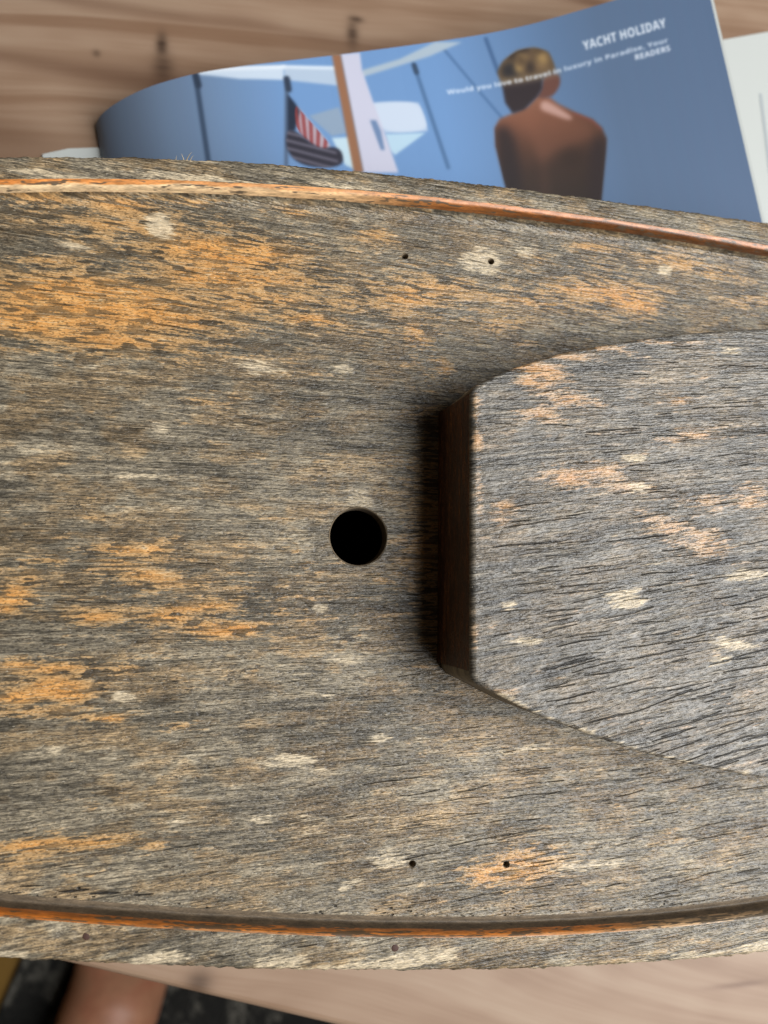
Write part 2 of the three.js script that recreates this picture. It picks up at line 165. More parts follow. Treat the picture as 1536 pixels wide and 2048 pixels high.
      const stick = smooth(0.6, 0.76, fibre(xm / 1.3, v / 0.19, 75 + seed)) * (1 - 0.75 * o); toward(c, 66, 62, 56, stick * 0.36);
      const pore = smooth(0.7, 0.82, fibre(xm / 0.8, v / 0.15, 71 + seed)); toward(c, 50, 46, 41, pore * 0.42 * (1 - 0.5 * q) * (1 - 0.5 * o));
      toward(c, 62, 58, 51, line * (0.42 - 0.2 * o));
      const hair = smooth(0.76, 0.88, fibre(xm / 5.5, v / 0.13, 77 + seed)); toward(c, 206, 192, 166, hair * 0.45);
      if (S[i]) toward(c, 232, 222, 202, S[i] * 0.75);
      if (K[i]) toward(c, 26, 24, 22, K[i] * 0.92);
      col[4 * i] = c[0]; col[4 * i + 1] = c[1]; col[4 * i + 2] = c[2]; col[4 * i + 3] = 255;
      const h = 0.62 + 0.22 * (sB - 0.5) + 0.16 * (fine - 0.5) + 0.05 * (dot - 0.5) + 0.1 * (sA - 0.5) - 0.12 * pore - 0.12 * stick - 0.16 * line + 0.14 * hair - 0.55 * K[i] + 0.1 * S[i];
      bmp[4 * i] = bmp[4 * i + 1] = bmp[4 * i + 2] = 255 * clamp01(h); bmp[4 * i + 3] = 255;
      const rg = (hue ? 0.4 : 0.42) + 0.16 * (fine - 0.5) - 0.06 * o + 0.1 * (mid - 0.5); rgh[4 * i] = rgh[4 * i + 1] = rgh[4 * i + 2] = 255 * clamp01(rg); rgh[4 * i + 3] = 255;
    }
  }
  return new THREE.MeshStandardMaterial({ map: dataTexture(col, W, H, true), bumpMap: dataTexture(bmp, W, H), bumpScale: 0.00048, roughnessMap: dataTexture(rgh, W, H), roughness: 1, metalness: 0 });
}
const TOE = 5, NEAR_TOE = 3.1;
const DECK = { x: -100, z: -120, w: 240, h: 240 }, TOP = { x: 18, z: -70, w: 110, h: 140 }, BLOCK_H = 25;
const deckWood = weathered({
  area: DECK, W: 2048, H: 2048, bare: [...BARE_WOOD, ...HALF_WORN], pale: PALE_AND_LIT, seed: 0, warm: 0.36, specks: 2200, slope: (x, z) => 0.0007 * z * (x + 20),
  cracks: (r) => { const a = []; for (let k = 0; k < 150; k++) { const x = -95 + 230 * Math.pow(r(), 0.8), z = -95 + 205 * Math.pow(r(), 0.7); a.push([x, z, 3 + 11 * r() * r(), 0.1 + 0.12 * r(), -0.0007 * z * 1.2 + 0.06 * (r() - 0.5), 0.45 + 0.4 * r()]); }
    for (let k = 0; k < 90; k++) { const x = 5 + 115 * r(), z = 62 + 40 * r(); a.push([x, z, 3 + 10 * r(), 0.12 + 0.14 * r(), -0.09 + 0.07 * (r() - 0.5), 0.5 + 0.4 * r()]); }
    for (const [x, z, l, w] of SCARS) a.push([x, z, l * 0.8, w * 0.8, 0.03, z > 60 ? 0.9 : 0.55]); for (let k = 0; k < 90; k++) { const x = -80 + 205 * r(); a.push([x, poly(RIM_NEAR_IN, x) - NEAR_TOE + 0.8 - 4 * r() * r(), 0.15 + 0.25 * r(), 0.2 + 0.25 * r(), 0, 0.9]); }
    return a; },
});
const blockWood = weathered({
  area: TOP, W: 1024, H: 1304, bare: BLOCK_BARE, pale: [...BLOCK_PALE, ...BLOCK_NEAR.slice(2).flatMap(([x, z], i, l) => l[i + 1] ? [0, 0.33, 0.66].map((f) => [lerp(x, l[i + 1][0], f), lerp(z, l[i + 1][1], f) - 0.4, 2.6, 0.45, 0.3 + 0.35 * noise(x * 3 + f * 7, i, 29)]) : [])], seed: 300, warm: 0.22, specks: 900, hue: 0.75, tone: -0.12, slope: (x, z) => 0.1 * (x - 20) + 0.0012 * (z + 40) * (x - 20),
  cracks: (r) => { const a = []; for (let k = 0; k < 260; k++) { const z = -52 + 116 * Math.pow(r(), 0.85), x = 26 + 90 * r(), s = smooth(-50, 60, z); a.push([x, z, 3 + 16 * r() * r() + 9 * r() * s, 0.11 + 0.2 * r() * (0.6 + s * 0.6), -0.03 - 0.17 * s + 0.09 * (r() - 0.5), 0.6 + 0.4 * r()]); } return a; },
});

// ---------------------------------------------------------------- the board
const X0 = -150, X1 = 190, board = thing('weathered_wooden_board', 'weathered grey boat-shaped wooden board with raised rim, round hole and raised block', 'wooden board');
const jag = (x, s) => 0.45 * (noise(x / 2.2, s, 3) - 0.5) + 0.5 * (noise(x / 0.7, s, 5) - 0.5) + 0.5 * (noise(x / 9, s, 8) - 0.5);
{
  const inner = (side, x) => side < 0 ? poly(RIM_FAR_IN, x) + TOE + 0.3 : poly(RIM_NEAR_IN, x) - NEAR_TOE;
  const shape = new THREE.Shape(), pts = [];
  for (let x = X0; x <= X1; x += 2) pts.push([x, inner(-1, x)]);
  for (let x = X1; x >= X0; x -= 2) pts.push([x, inner(1, x)]);
  shape.setFromPoints(pts.map(([x, z]) => new THREE.Vector2(x * MM, -z * MM)));
  const HOLE = 7.55, holes = [[0, 0, HOLE + 0.35], ...SCREWS.map(([x, z]) => [x, z, 0.95])], rnd = random(5);
  for (const [x, z, r0] of holes) {
    const h = new THREE.Path(), q = []; for (let k = 0; k < 96; k++) { const a = -k / 96 * 2 * Math.PI, r = r0 + (r0 > 3 ? 0.22 * (noise(k / 2.5, x, 23) - 0.35) : 0.12 * (noise(k / 9, x + z, 23) - 0.3)); q.push(new THREE.Vector2((x + r * Math.cos(a)) * MM, (-z + r * Math.sin(a)) * MM)); } h.setFromPoints(q); shape.holes.push(h);
  }
  const flat = new THREE.ShapeGeometry(shape); flat.rotateX(-Math.PI / 2);
  const deck = part('deck_panel', planarUV(flat, DECK), deckWood, board);
  const bore = new THREE.LatheGeometry([[HOLE + 0.35, 0], [HOLE + 0.12, -0.12], [HOLE, -0.5], [HOLE - 0.05, -1.5], [HOLE - 0.08, -5], [HOLE + 0.2, -5.6], [HOLE + 9, -5.8]].map(([r, y]) => new THREE.Vector2(r * MM, y * MM)), 96);
  const inside = new THREE.MeshStandardMaterial({ color: new THREE.Color('#7a6a54'), roughness: 0.9, side: THREE.DoubleSide });
  part('mast_hole', bore, inside, board, 'dark round hole bored through the board');
  SCREWS.forEach(([x, z]) => { const g = new THREE.LatheGeometry([[0.95, 0], [0.78, -0.25], [0.7, -1], [0.66, -7], [0.01, -7]].map(([r, y]) => new THREE.Vector2(r * MM, y * MM)), 24); g.translate(x * MM, 0, z * MM); part('screw_hole', g, inside, board); });

  // rim: a flat band along each edge, a rounded bead of bare wood and a cove down to the deck
  const BEADS = [[0, 5.0], [0.5, 4.9], [0.95, 4.55], [1.3, 4.0], [1.5, 3.3], [1.65, 2.5]], COVE = [[1.65, 2.5], [1.8, 1.9], [2.1, 1.3], [2.6, 0.75], [3.3, 0.32], [4.1, 0.09], [TOE, 0.0]], GROOVE = [[1.65, 2.5], [1.72, 1.0], [1.9, 0.1], [2.2, -0.3], [2.7, -0.45], [3.3, -0.35], [4.1, -0.12], [TOE, 0.0]];
  function strip(side, prof0, dx = 1) {
    const prof = prof0.map(([s, y]) => side < 0 ? [s < 1.7 ? s * 1.3 : 2.145 + (s - 1.65) * (TOE + 0.3 - 2.145) / (TOE - 1.65), y] : s < 1.7 ? [s * 0.66, y] : [1.089 + (s - 1.65) * (NEAR_TOE - 1.089) / (TOE - 1.65), y]);                    // prof: [distance inward from the rim's inner line, height]
    const nu = Math.round((X1 - X0) / dx);
    return grid(nu, prof.length - 1, (u, v) => {
      const x = lerp(X0, X1, u), [s, y] = prof[Math.round(v * (prof.length - 1))], wob = s > 0.2 && s < 4.8 ? 0.16 * (noise(x / 3, side * 9 + s * 0.4, 12) - 0.5) : 0;
      return V3(x * MM, (y + 0.1 * (s > 0.2 && s < 4 ? noise(x / 1.5, side * 5 + s, 14) - 0.5 : 0)) * MM, (side < 0 ? poly(RIM_FAR_IN, x) + s + wob : poly(RIM_NEAR_IN, x) - s - wob) * MM);
    }, (q, u, v) => [u, v]);
  }
  const flip = (g) => { const a = g.index.array; for (let i = 0; i < a.length; i += 3) { const t = a[i]; a[i] = a[i + 1]; a[i + 1] = t; } g.computeVertexNormals(); return g; };
  function beadWood(keys, low, seed) {                    // bare wood along the bead; keys: [x, r, g, b, greyness]; low: the same for its foot, brown wood plus painted highlight and shade
    const W = 2048, H = 64, d = new Uint8Array(W * H * 4), c = [0, 0, 0];
    for (let y = 0; y < H; y++) for (let x = 0; x < W; x++) {
      const xm = lerp(X0, X1, x / W); let i = 1; while (i < keys.length - 1 && xm > keys[i][0]) i++;
      const a = keys[i - 1], b = keys[i], f = smooth(0, 1, (xm - a[0]) / (b[0] - a[0])); c[0] = lerp(a[1], b[1], f); c[1] = lerp(a[2], b[2], f); c[2] = lerp(a[3], b[3], f);
      let j = 1; while (j < low.length - 1 && xm > low[j][0]) j++;
      const la = low[j - 1], lb = low[j], lf = smooth(0, 1, (xm - la[0]) / (lb[0] - la[0])), st = smooth(0.24, 0.38, y / H + 0.2 * (noise(xm / 9, y / 14, seed + 7) - 0.5) + 0.06 * (noise(xm / 0.8, y / 6, seed + 8) - 0.5));
      toward(c, lerp(la[1], lb[1], lf), lerp(la[2], lb[2], lf), lerp(la[3], lb[3], lf), st);
      const m = 0.75 + 0.3 * noise(xm / 3, y / 9, seed) + 0.2 * noise(xm / 0.7, y / 4, seed + 1) ; for (let k = 0; k < 3; k++) c[k] *= m;
      const g = smooth(0.5, 0.66, noise(xm / 5, y / 11, seed + 2) * 0.6 + noise(xm / 1.2, y / 5, seed + 3) * 0.4 + lerp(a[4], b[4], f)); toward(c, 84, 74, 62, g * 0.8);
      const o = (y * W + x) * 4; for (let k = 0; k < 3; k++) d[o + k] = Math.min(255, c[k]); d[o + 3] = 255;
    }
    return new THREE.MeshStandardMaterial({ map: dataTexture(d, W, H, true), roughness: 0.36 });
  }
  const farBead = beadWood([[X0, 208, 128, 62, -0.14], [-90, 214, 134, 66, -0.12], [-20, 220, 156, 96, -0.12], [40, 196, 130, 82, -0.1], [100, 194, 132, 88, -0.08], [X1, 196, 132, 88, -0.1]], [[X0, 226, 190, 146], [-60, 232, 200, 156], [-10, 226, 184, 136], [25, 150, 92, 46], [60, 104, 62, 30], [X1, 90, 58, 36]], 81);  // low colours hold a cream highlight at left, shade in the brown at right
  const nearBead = beadWood([[X0, 186, 110, 46, -0.08], [-60, 188, 112, 50, -0.06], [-35, 176, 122, 76, 0.1], [0, 186, 122, 72, 0.03], [60, 200, 140, 88, -0.04], [85, 208, 170, 128, 0], [120, 190, 170, 140, 0.12], [X1, 150, 138, 118, 0.2]], [[X0, 186, 104, 34], [60, 204, 124, 58], [90, 196, 160, 120], [X1, 140, 124, 100]], 91);
  part('rim_bead', strip(-1, BEADS), farBead, board, 'bare orange bead of the rim beside the magazine');
  part('rim_bead', flip(strip(1, BEADS)), nearBead, board, 'bare orange bead of the rim beside the table edge');
  part('rim_cove', planarUV(strip(-1, COVE), DECK), deckWood, board); { const map = woodStrip(1024, 64, ['#4b4135', '#6e5f4c', '#937f66'], 170); map.repeat.set(5, 1); part('rim_cove', flip(strip(1, GROOVE)), new THREE.MeshStandardMaterial({ map, roughness: 0.6 }), board, 'smooth dark groove inside the rim beside the table edge'); }
  for (const side of [-1, 1]) {
    const nu = Math.round((X1 - X0) / 0.5), prof = [0, 0.25, 0.5, 0.75, 0.9, 0.96, 1], drop = [5, 5.02, 4.95, 4.85, 4.7, 4.45, 3.6];
    const g = grid(nu, prof.length - 1, (u, v) => {
      const k = Math.round(v * (prof.length - 1)), x = lerp(X0, X1, u), a = side < 0 ? poly(RIM_FAR_IN, x) : poly(RIM_NEAR_IN, x), b = side < 0 ? poly(RIM_FAR_OUT, x) : poly(RIM_NEAR_OUT, x);
      return V3(x * MM, (drop[k] + (k > 0 ? 0.25 * (noise(x / 2, k * 3 + side * 7, 17) - 0.5) : 0)) * MM, (lerp(a, b, prof[k]) + (k > 3 ? jag(x, k * 0.4 + side * 4) * (k - 3) / 3 : 0)) * MM);
    }, () => [0, 0]);
    part('rim', planarUV(side > 0 ? g : flip(g), DECK), deckWood, board);
  }
  // body of the board under the rim
  const SECT = [[1, 3.6], [1.0, -2], [0.985, -8], [0.93, -16], [0.78, -28], [0.6, -42], [0.42, -58], [0.3, -72], [0.22, -79.6]];
  const loop = (x) => { const a = poly(RIM_FAR_OUT, x) + jag(x, 6 * 0.4 - 4), b = poly(RIM_NEAR_OUT, x) + jag(x, 6 * 0.4 + 4), o = []; for (const [f, y] of SECT) o.push([a * f, y]); for (const [f, y] of [...SECT].reverse()) o.push([b * f, y]); return o; };
  const m = SECT.length * 2 - 1, hull = grid(Math.round((X1 - X0) / 0.5), m, (u, v) => { const x = lerp(X0, X1, u), [z, y] = loop(x)[Math.round(v * m)]; return V3(x * MM, y * MM, z * MM); }, () => [0, 0]);
  part('body', planarUV(hull, DECK), new THREE.MeshStandardMaterial({ color: new THREE.Color('#6b6252'), roughness: 0.8, side: THREE.DoubleSide }), board);
  const endWood = new THREE.MeshStandardMaterial({ color: new THREE.Color('#7a6a52'), roughness: 0.8, side: THREE.DoubleSide });
  for (const x of [X0, X1]) {
    const s = new THREE.Shape(), prof = loop(x), far = poly(RIM_FAR_IN, x), near = poly(RIM_NEAR_IN, x), pts2 = prof.map(([z, y]) => new THREE.Vector2(z * MM, y * MM));
    for (const [q, y] of [...BEADS, ...COVE]) pts2.push(new THREE.Vector2((near - q) * MM, y * MM)); for (const [q, y] of [...BEADS, ...COVE].reverse()) pts2.push(new THREE.Vector2((far + q) * MM, y * MM));
    s.setFromPoints(pts2); const g = new THREE.ShapeGeometry(s); g.rotateY(-Math.PI / 2); g.translate(x * MM, 0, 0); part('end_face', g, endWood, board);
  }
  const rust = new THREE.MeshStandardMaterial({ color: new THREE.Color('#4a3026'), roughness: 0.7 });
  for (const [x, z] of NAILS) { const g = new THREE.LatheGeometry([[0.01, 0.12], [0.55, 0.1], [0.85, 0.02], [1.0, -0.15], [1.0, -0.6]].map(([r, y]) => new THREE.Vector2(r * MM, y * MM)), 14), p = g.attributes.position; for (let i = 0; i < p.count; i++) { p.setX(i, p.getX(i) * (1 + 0.5 * (noise(i * 0.7, 3, 19) - 0.3))); } g.computeVertexNormals(); g.translate(x * MM, 0.00495, z * MM); part('nail_head', g, rust, board); }
  // torn splinters standing on the edge and on the deck
  const pale = new THREE.MeshStandardMaterial({ color: new THREE.Color('#c9b795'), roughness: 0.8 });
  const splinter = (x, y, z, dx, dy, dz, r) => { const c = new THREE.QuadraticBezierCurve3(V3(x, y, z).multiplyScalar(MM), V3(x + dx * 0.3, y + dy * 0.8, z + dz * 0.4).multiplyScalar(MM), V3(x + dx, y + dy, z + dz).multiplyScalar(MM)), g = new THREE.TubeGeometry(c, 8, r * MM, 5); const p = g.attributes.position; for (let i = 0; i < p.count; i++) { const k = Math.floor(i / 6) / 8, q = c.getPoint(k), w = 1 - 0.85 * k; p.setXYZ(i, q.x + (p.getX(i) - q.x) * w, q.y + (p.getY(i) - q.y) * w, q.z + (p.getZ(i) - q.z) * w); } part('splinter', g, pale, board); };
  const edgeZ = (x) => poly(RIM_FAR_OUT, x);
  splinter(-46.5, 4.2, edgeZ(-46.5) + 0.3, 1.4, 2.2, -1.2, 0.16); splinter(-47.2, 4.2, edgeZ(-47) + 0.3, -0.6, 1.6, -0.9, 0.14); splinter(-45.6, 4.4, edgeZ(-45) + 0.5, 0.9, 1.1, -1.0, 0.12); splinter(-49.2, 4.3, edgeZ(-49) + 0.4, 0.3, 1.0, -0.8, 0.1);
  for (let k = 0; k < 34; k++) { const x = -80 + 200 * rnd(), z = -70 + 160 * rnd(); if (Math.hypot(x, z) < 9 || (x > 18 && Math.abs(z) < 40 + (x - 18) * 0.3)) continue; splinter(x, -0.03, z, (rnd() - 0.3) * 1.1, 0.15 + 0.3 * rnd(), (rnd() - 0.5) * 0.6, 0.05 + 0.05 * rnd()); }
}
{ // raised block
  const out = [...BLOCK_FAR, [140, -58.8], [X1 - 4, -60], [X1 - 4, 66], [135, 65], ...[...BLOCK_NEAR].reverse()];
  const block = new THREE.Group(); block.name = 'raised_block'; board.add(block);
  const farC = new THREE.CatmullRomCurve3([...BLOCK_FAR, [140, -58.8], [X1 - 4, -60]].map(([x, z]) => V3(x, 0, z))), nearC = new THREE.CatmullRomCurve3([...BLOCK_NEAR, [135, 65], [X1 - 4, 66]].map(([x, z]) => V3(x, 0, z)));
  const A = farC.getSpacedPoints(220).reverse(), Bp = nearC.getSpacedPoints(220);              // round the front: far corner, then near corner
  const front = []; const a0 = A[A.length - 1], b0 = Bp[0]; for (let k = 1; k < 120; k++) { const f = k / 120; front.push(V3(lerp(a0.x, b0.x, f), 0, lerp(a0.z, b0.z, f))); }
  let line = [...A, ...front, ...Bp];
  const soft = line.map((p, i) => { const o = V3(0, 0, 0); let n = 0; for (let d = -3; d <= 3; d++) { const q = line[i + d]; if (q) { o.add(q); n++; } } return o.multiplyScalar(1 / n); }); soft[0] = line[0]; soft[soft.length - 1] = line[line.length - 1];
  const nrm = soft.map((p, i) => { const a = soft[Math.max(0, i - 1)], b = soft[Math.min(soft.length - 1, i + 1)]; return V3(-(b.z - a.z), 0, b.x - a.x).normalize(); });   // points into the block
  const inward = nrm[220 + 60].x > 0 ? 1 : -1, R = 1.1, wallProf = [];
  for (let k = 0; k <= 6; k++) { const t = k / 6 * Math.PI / 2; wallProf.push([R * (1 - Math.sin(t)), BLOCK_H - R * (1 - Math.cos(t))]); }
  const worn = (i) => { const f = smooth(205, 225, i) * (1 - smooth(336, 350, i)); return 0.75 + 0.45 * f + 0.35 * (noise(i / 6, 1, 44) - 0.5); };
  const round = grid(soft.length - 1, 6, (u, v) => { const i = Math.round(u * (soft.length - 1)), [o, y] = wallProf[Math.round(v * 6)], w = worn(i); return V3((soft[i].x + nrm[i].x * inward * o * w) * MM, (BLOCK_H - (BLOCK_H - y) * w) * MM, (soft[i].z + nrm[i].z * inward * o * w) * MM); }, () => [0, 0]);
  part('rounded_edge', planarUV(round, TOP), blockWood, block);
  blockWood.side = THREE.DoubleSide;
  const s = new THREE.Shape(soft.map((p, i) => new THREE.Vector2((p.x + nrm[i].x * inward * R * worn(i)) * MM, -(p.z + nrm[i].z * inward * R * worn(i)) * MM))), g = new THREE.ShapeGeometry(s); g.rotateX(-Math.PI / 2); g.translate(0, BLOCK_H * MM, 0);
  part('top_panel', planarUV(g, TOP), blockWood, block);
  // side walls: grey wood with a bead at the foot, and the bare brown front panel set in between
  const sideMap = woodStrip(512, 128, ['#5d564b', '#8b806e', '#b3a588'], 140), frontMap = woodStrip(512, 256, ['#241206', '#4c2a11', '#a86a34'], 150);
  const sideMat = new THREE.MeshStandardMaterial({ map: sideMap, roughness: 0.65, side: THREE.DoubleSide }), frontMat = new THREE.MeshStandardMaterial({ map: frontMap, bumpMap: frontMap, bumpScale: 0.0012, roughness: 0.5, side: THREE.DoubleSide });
  const wall = (i0, i1, push, foot = 0) => grid(i1 - i0, 5, (u, v) => { const i = i0 + Math.round(u * (i1 - i0)), w = worn(i), y = (BLOCK_H - R * w) * v; return V3((soft[i].x + nrm[i].x * inward * (push - foot * (1 - v))) * MM, y * MM, (soft[i].z + nrm[i].z * inward * (push - foot * (1 - v))) * MM); }, (q, u, v) => [u * (i1 - i0) / 120, v]);
  part('side_wall', wall(0, 222, 0), sideMat, block, 'grey side of the block toward the magazine'); part('side_wall', wall(336, soft.length - 1, 0), sideMat, block, 'grey side of the block toward the table edge');
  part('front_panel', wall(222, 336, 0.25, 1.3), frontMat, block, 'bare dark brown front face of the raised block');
}
function woodStrip(W, H, cols, seed) {
  const d = new Uint8Array(W * H * 4), c = [0, 0, 0], k = cols.map((h) => { const q = new THREE.Color(h).getHex(); return [q >> 16, (q >> 8) & 255, q & 255]; });
  const stops = k.map((q, i) => [i / (k.length - 1), ...q]);
  for (let y = 0; y < H; y++) for (let x = 0; x < W; x++) {
    const t = 0.5 + 0.8 * (fbm(x / 60 + y / 90, y / 14, seed) - 0.5) + 0.4 * (noise(x / 9 + y / 20, y / 2.5, seed + 5) - 0.5) + 0.3 * (noise(x / 3, y / 2, seed + 6) - 0.5);
    ramp(stops, clamp01(t), c); const o = (y * W + x) * 4; d[o] = c[0]; d[o + 1] = c[1]; d[o + 2] = c[2]; d[o + 3] = 255;
  }
  return dataTexture(d, W, H, true);
}

// ---------------------------------------------------------------- the table
const TABLE_Y = -80;
{
  const area = { x: -200, z: -300, w: 520, h: 520 }, W = 1280, H = 1280, d = new Uint8Array(W * H * 4), c = [0, 0, 0];
  for (let y = 0; y < H; y++) for (let x = 0; x < W; x++) {
    const xm = x / W * area.w + area.x, z = y / H * area.h + area.z;
    const k = lerp(0.08, -0.32, smooth(-160, 140, z)), v = z + k * xm + 9 * (noise(xm / 130, z / 40, 201) - 0.5) + 2.5 * (noise(xm / 40, z / 12, 203) - 0.5);
    const ring = noise(xm / 400, v / 5.5, 205), ring2 = noise(xm / 260, v / 2, 206), fine = noise(xm / 14, v / 0.7, 207), mott = fbm(xm / 45, z / 22, 208);
    const t = 0.56 + (0.24 + 0.16 * smooth(60, 130, z)) * (ring - 0.5) + 0.12 * (ring2 - 0.5) + 0.1 * (fine - 0.5) + 0.4 * (mott - 0.5);
    ramp([[0, 128, 96, 70], [0.35, 168, 134, 106], [0.6, 190, 158, 130], [1, 214, 188, 160]], clamp01(t), c);
    const late = smooth(0.66, 0.86, noise(xm / 330, v / 8, 211)); toward(c, 146, 108, 80, late * 0.45);
    for (const [kx, kz, rx, rz, a] of KNOTS) { const ex = (xm - kx) / rx, ez = (z - kz - (rx > 20 ? 4 * (noise(xm / 30, 3, 215) - 0.5) : 0)) / rz, e = ex * ex + ez * ez; if (e < 6) toward(c, rx > 10 ? 118 : 78, rx > 10 ? 84 : 58, rx > 10 ? 62 : 44, a * Math.exp(-e * 1.2) * (0.8 + 0.4 * fine)); }
    const o = (y * W + x) * 4; d[o] = c[0]; d[o + 1] = c[1]; d[o + 2] = c[2]; d[o + 3] = 255;
  }
  const pine = new THREE.MeshStandardMaterial({ map: dataTexture(d, W, H, true), roughness: 0.5, color: new THREE.Color().setRGB(0.66, 0.655, 0.66) });
  const [a, b] = TABLE_EDGE, dx = b[0] - a[0], dz = b[1] - a[1], l = Math.hypot(dx, dz), ex = dx / l, ez = dz / l, at = (s, t) => new THREE.Vector2((a[0] + ex * s + ez * t) * MM, -(a[1] + ez * s - ex * t) * MM);
  const s = new THREE.Shape([at(-330, 0), at(900, 0), at(900, 700), at(-330, 700)]), thick = 26, rb = 3;
  const inset = new THREE.Shape([at(-330 + rb, rb), at(900 - rb, rb), at(900 - rb, 700 - rb), at(-330 + rb, 700 - rb)]);
  const g = new THREE.ExtrudeGeometry(inset, { depth: (thick - 2 * rb) * MM, bevelEnabled: true, bevelSize: rb * MM, bevelThickness: rb * MM, bevelSegments: 4, curveSegments: 1 });
  g.rotateX(-Math.PI / 2); g.translate(0, (TABLE_Y - thick + rb) * MM, 0);
  const table = thing('wooden_table', 'pale pine table under the weathered board and magazine', 'table');
  part('table_top', planarUV(g, area), pine, table);
  const legWood = new THREE.MeshStandardMaterial({ color: new THREE.Color('#b58f6a'), roughness: 0.55 });
  for (const [u, v] of [[-280, 640], [840, 640], [840, 60], [-250, 250]]) { const p = at(u, v), lg = new THREE.CylinderGeometry(0.028, 0.02, 0.694, 20); lg.translate(p.x, -0.106 - 0.347, -p.y); part('leg', lg, legWood, table); }
}

// ---------------------------------------------------------------- magazine and papers
{
  const px = 8, L = COVER_LEN, D = 142, W = 1930, H = 1136, cv = document.createElement('canvas'); cv.width = W; cv.height = H;
  const g = cv.getContext('2d'), P = PRINT, pathOf = (pts) => { g.beginPath(); pts.forEach(([x, y], i) => i ? g.lineTo(x * px, y * px) : g.moveTo(x * px, y * px)); g.closePath(); };
  const curve = (pts) => { g.beginPath(); const n = pts.length; for (let i = 0; i < n; i++) { const a = pts[i], b = pts[(i + 1) % n], mx = (a[0] + b[0]) / 2 * px, my = (a[1] + b[1]) / 2 * px; i ? g.quadraticCurveTo(a[0] * px, a[1] * px, mx, my) : g.moveTo(mx, my); } const a = pts[0], b = pts[1]; g.quadraticCurveTo(a[0] * px, a[1] * px, (a[0] + b[0]) / 2 * px, (a[1] + b[1]) / 2 * px); g.closePath(); };
  const fill = (pts, c) => { pathOf(pts); g.fillStyle = c; g.fill(); }, soft = (pts, c) => { curve(pts); g.fillStyle = c; g.fill(); };
  const stroke = (pts, c, w) => { g.beginPath(); pts.forEach(([x, y], i) => i ? g.lineTo(x * px, y * px) : g.moveTo(x * px, y * px)); g.strokeStyle = c; g.lineWidth = w * px; g.lineCap = 'round'; g.stroke(); };
  const sky = g.createLinearGradient(0, 0, W, 0); [[0, '#6d7a8c'], [0.1, '#6f8097'], [0.2, '#7089a9'], [0.32, '#7197c6'], [0.55, '#6f95c4'], [0.68, '#6483aa'], [0.82, '#5c728f'], [1, '#566b88']].forEach(([o, c]) => sky.addColorStop(o, c)); g.fillStyle = sky; g.fillRect(0, 0, W, H);  // left stops greyed and darkened: the curl's shade is put into the print
  g.filter = 'blur(3.5px)'; stroke(P.stay3, '#4d6f99', 1.0); stroke(P.stay4, '#45648c', 1.6); stroke(P.stay2, '#4f7199', 1.5); stroke(P.stay1, '#3b4c63', 1.7);
  fill(P.spreadA, '#c9d7e6'); fill(P.spreadB, '#b4c5d8'); fill(P.spreadC, '#a9b9c6'); stroke([P.spreadA[0], P.spreadA[1]], '#eaf0f6', 1.3); stroke([P.spreadB[0], P.spreadB[1]], '#dfe8f1', 1.2);
  stroke([P.stay2[0], [P.stay2[0][0] + 0.4, P.stay2[0][1] + 3]], '#33475f', 1.8); stroke([P.stay1[0], [P.stay1[0][0] + 0.4, P.stay1[0][1] + 4]], '#2f3c4f', 2.1);
  fill(P.wingL, '#8ea2b8'); fill(P.pale, '#c3dbe6'); soft(P.dome, '#c6d2e2'); fill(P.dome, 'rgba(202,214,230,.75)'); fill(P.domeLow, '#b7d3e4');
  fill(P.mast, '#c9c9da'); fill(P.mastShade, '#96694c'); fill(P.logo, '#6d86ab');
  stroke(P.pole, '#53657e', 1.3); stroke([P.pole[0], [P.pole[0][0], P.pole[0][1] + 4]], '#2e3a4d', 2.2);
  soft(P.flagR, '#b9b1bc'); fill(P.flagNavy, '#1f2a3d');
  { const [a, , b, , c, d0] = P.flagR; g.save(); curve(P.flagR); g.clip(); for (let k = 0; k < 5; k++) { const f = k / 4.2; stroke([[lerp(a[0] - 1, b[0], f) + 1.0, lerp(a[1], b[1], f) - 3], [lerp(d0[0], c[0], f) + 1.2, lerp(d0[1], c[1], f) + 3]], '#8f3a3b', 1.3); } g.restore(); }
  soft(P.flagLow, '#2c2a36'); { g.save(); curve(P.flagLow); g.clip(); const [q] = P.flagLow; for (let k = 0; k < 4; k++) stroke([[q[0] - 1, q[1] + 1 + k * 3], [q[0] + 16, q[1] + 8 + k * 3.2]], '#6e6a78', 0.9); g.restore(); }
  // the sunbather's back, head and cap, as printed
  g.filter = 'blur(5px)';
  { const y0 = P.back[0][1] * px, y1 = y0 + 44 * px, sk = g.createLinearGradient(0, y0, 0, y1); [[0, '#93624d'], [0.2, '#774c39'], [0.42, '#56382a'], [0.65, '#3b2a22'], [1, '#2f251f']].forEach(([o, c]) => sk.addColorStop(o, c)); fill(P.back, sk); }
  g.save(); pathOf(P.back); g.clip();
  g.filter = 'blur(14px)'; g.globalAlpha = 0.4; soft(P.backLight, '#8c5a43'); g.globalAlpha = 0.85; fill(P.armA, '#261d20'); fill(P.armB, '#2d2122'); g.globalAlpha = 0.45; soft(P.blade, '#2b1f1b'); g.globalAlpha = 0.5; stroke(P.spine, '#6e4836', 1.4);
  g.filter = 'blur(6px)'; g.globalAlpha = 0.8; soft(P.glow, '#cfa89c'); g.globalAlpha = 0.5; stroke([P.back[3], P.back[4], P.back[5]], '#93473c', 1.6); g.globalAlpha = 1; g.restore();
  g.filter = 'blur(4px)'; soft(P.ear, '#6a453b'); fill(P.face, '#2f2629'); soft(P.head, '#64503a'); fill(P.head, 'rgba(100,80,57,.8)'); g.filter = 'blur(9px)'; soft(P.hatDark, '#2c292a');
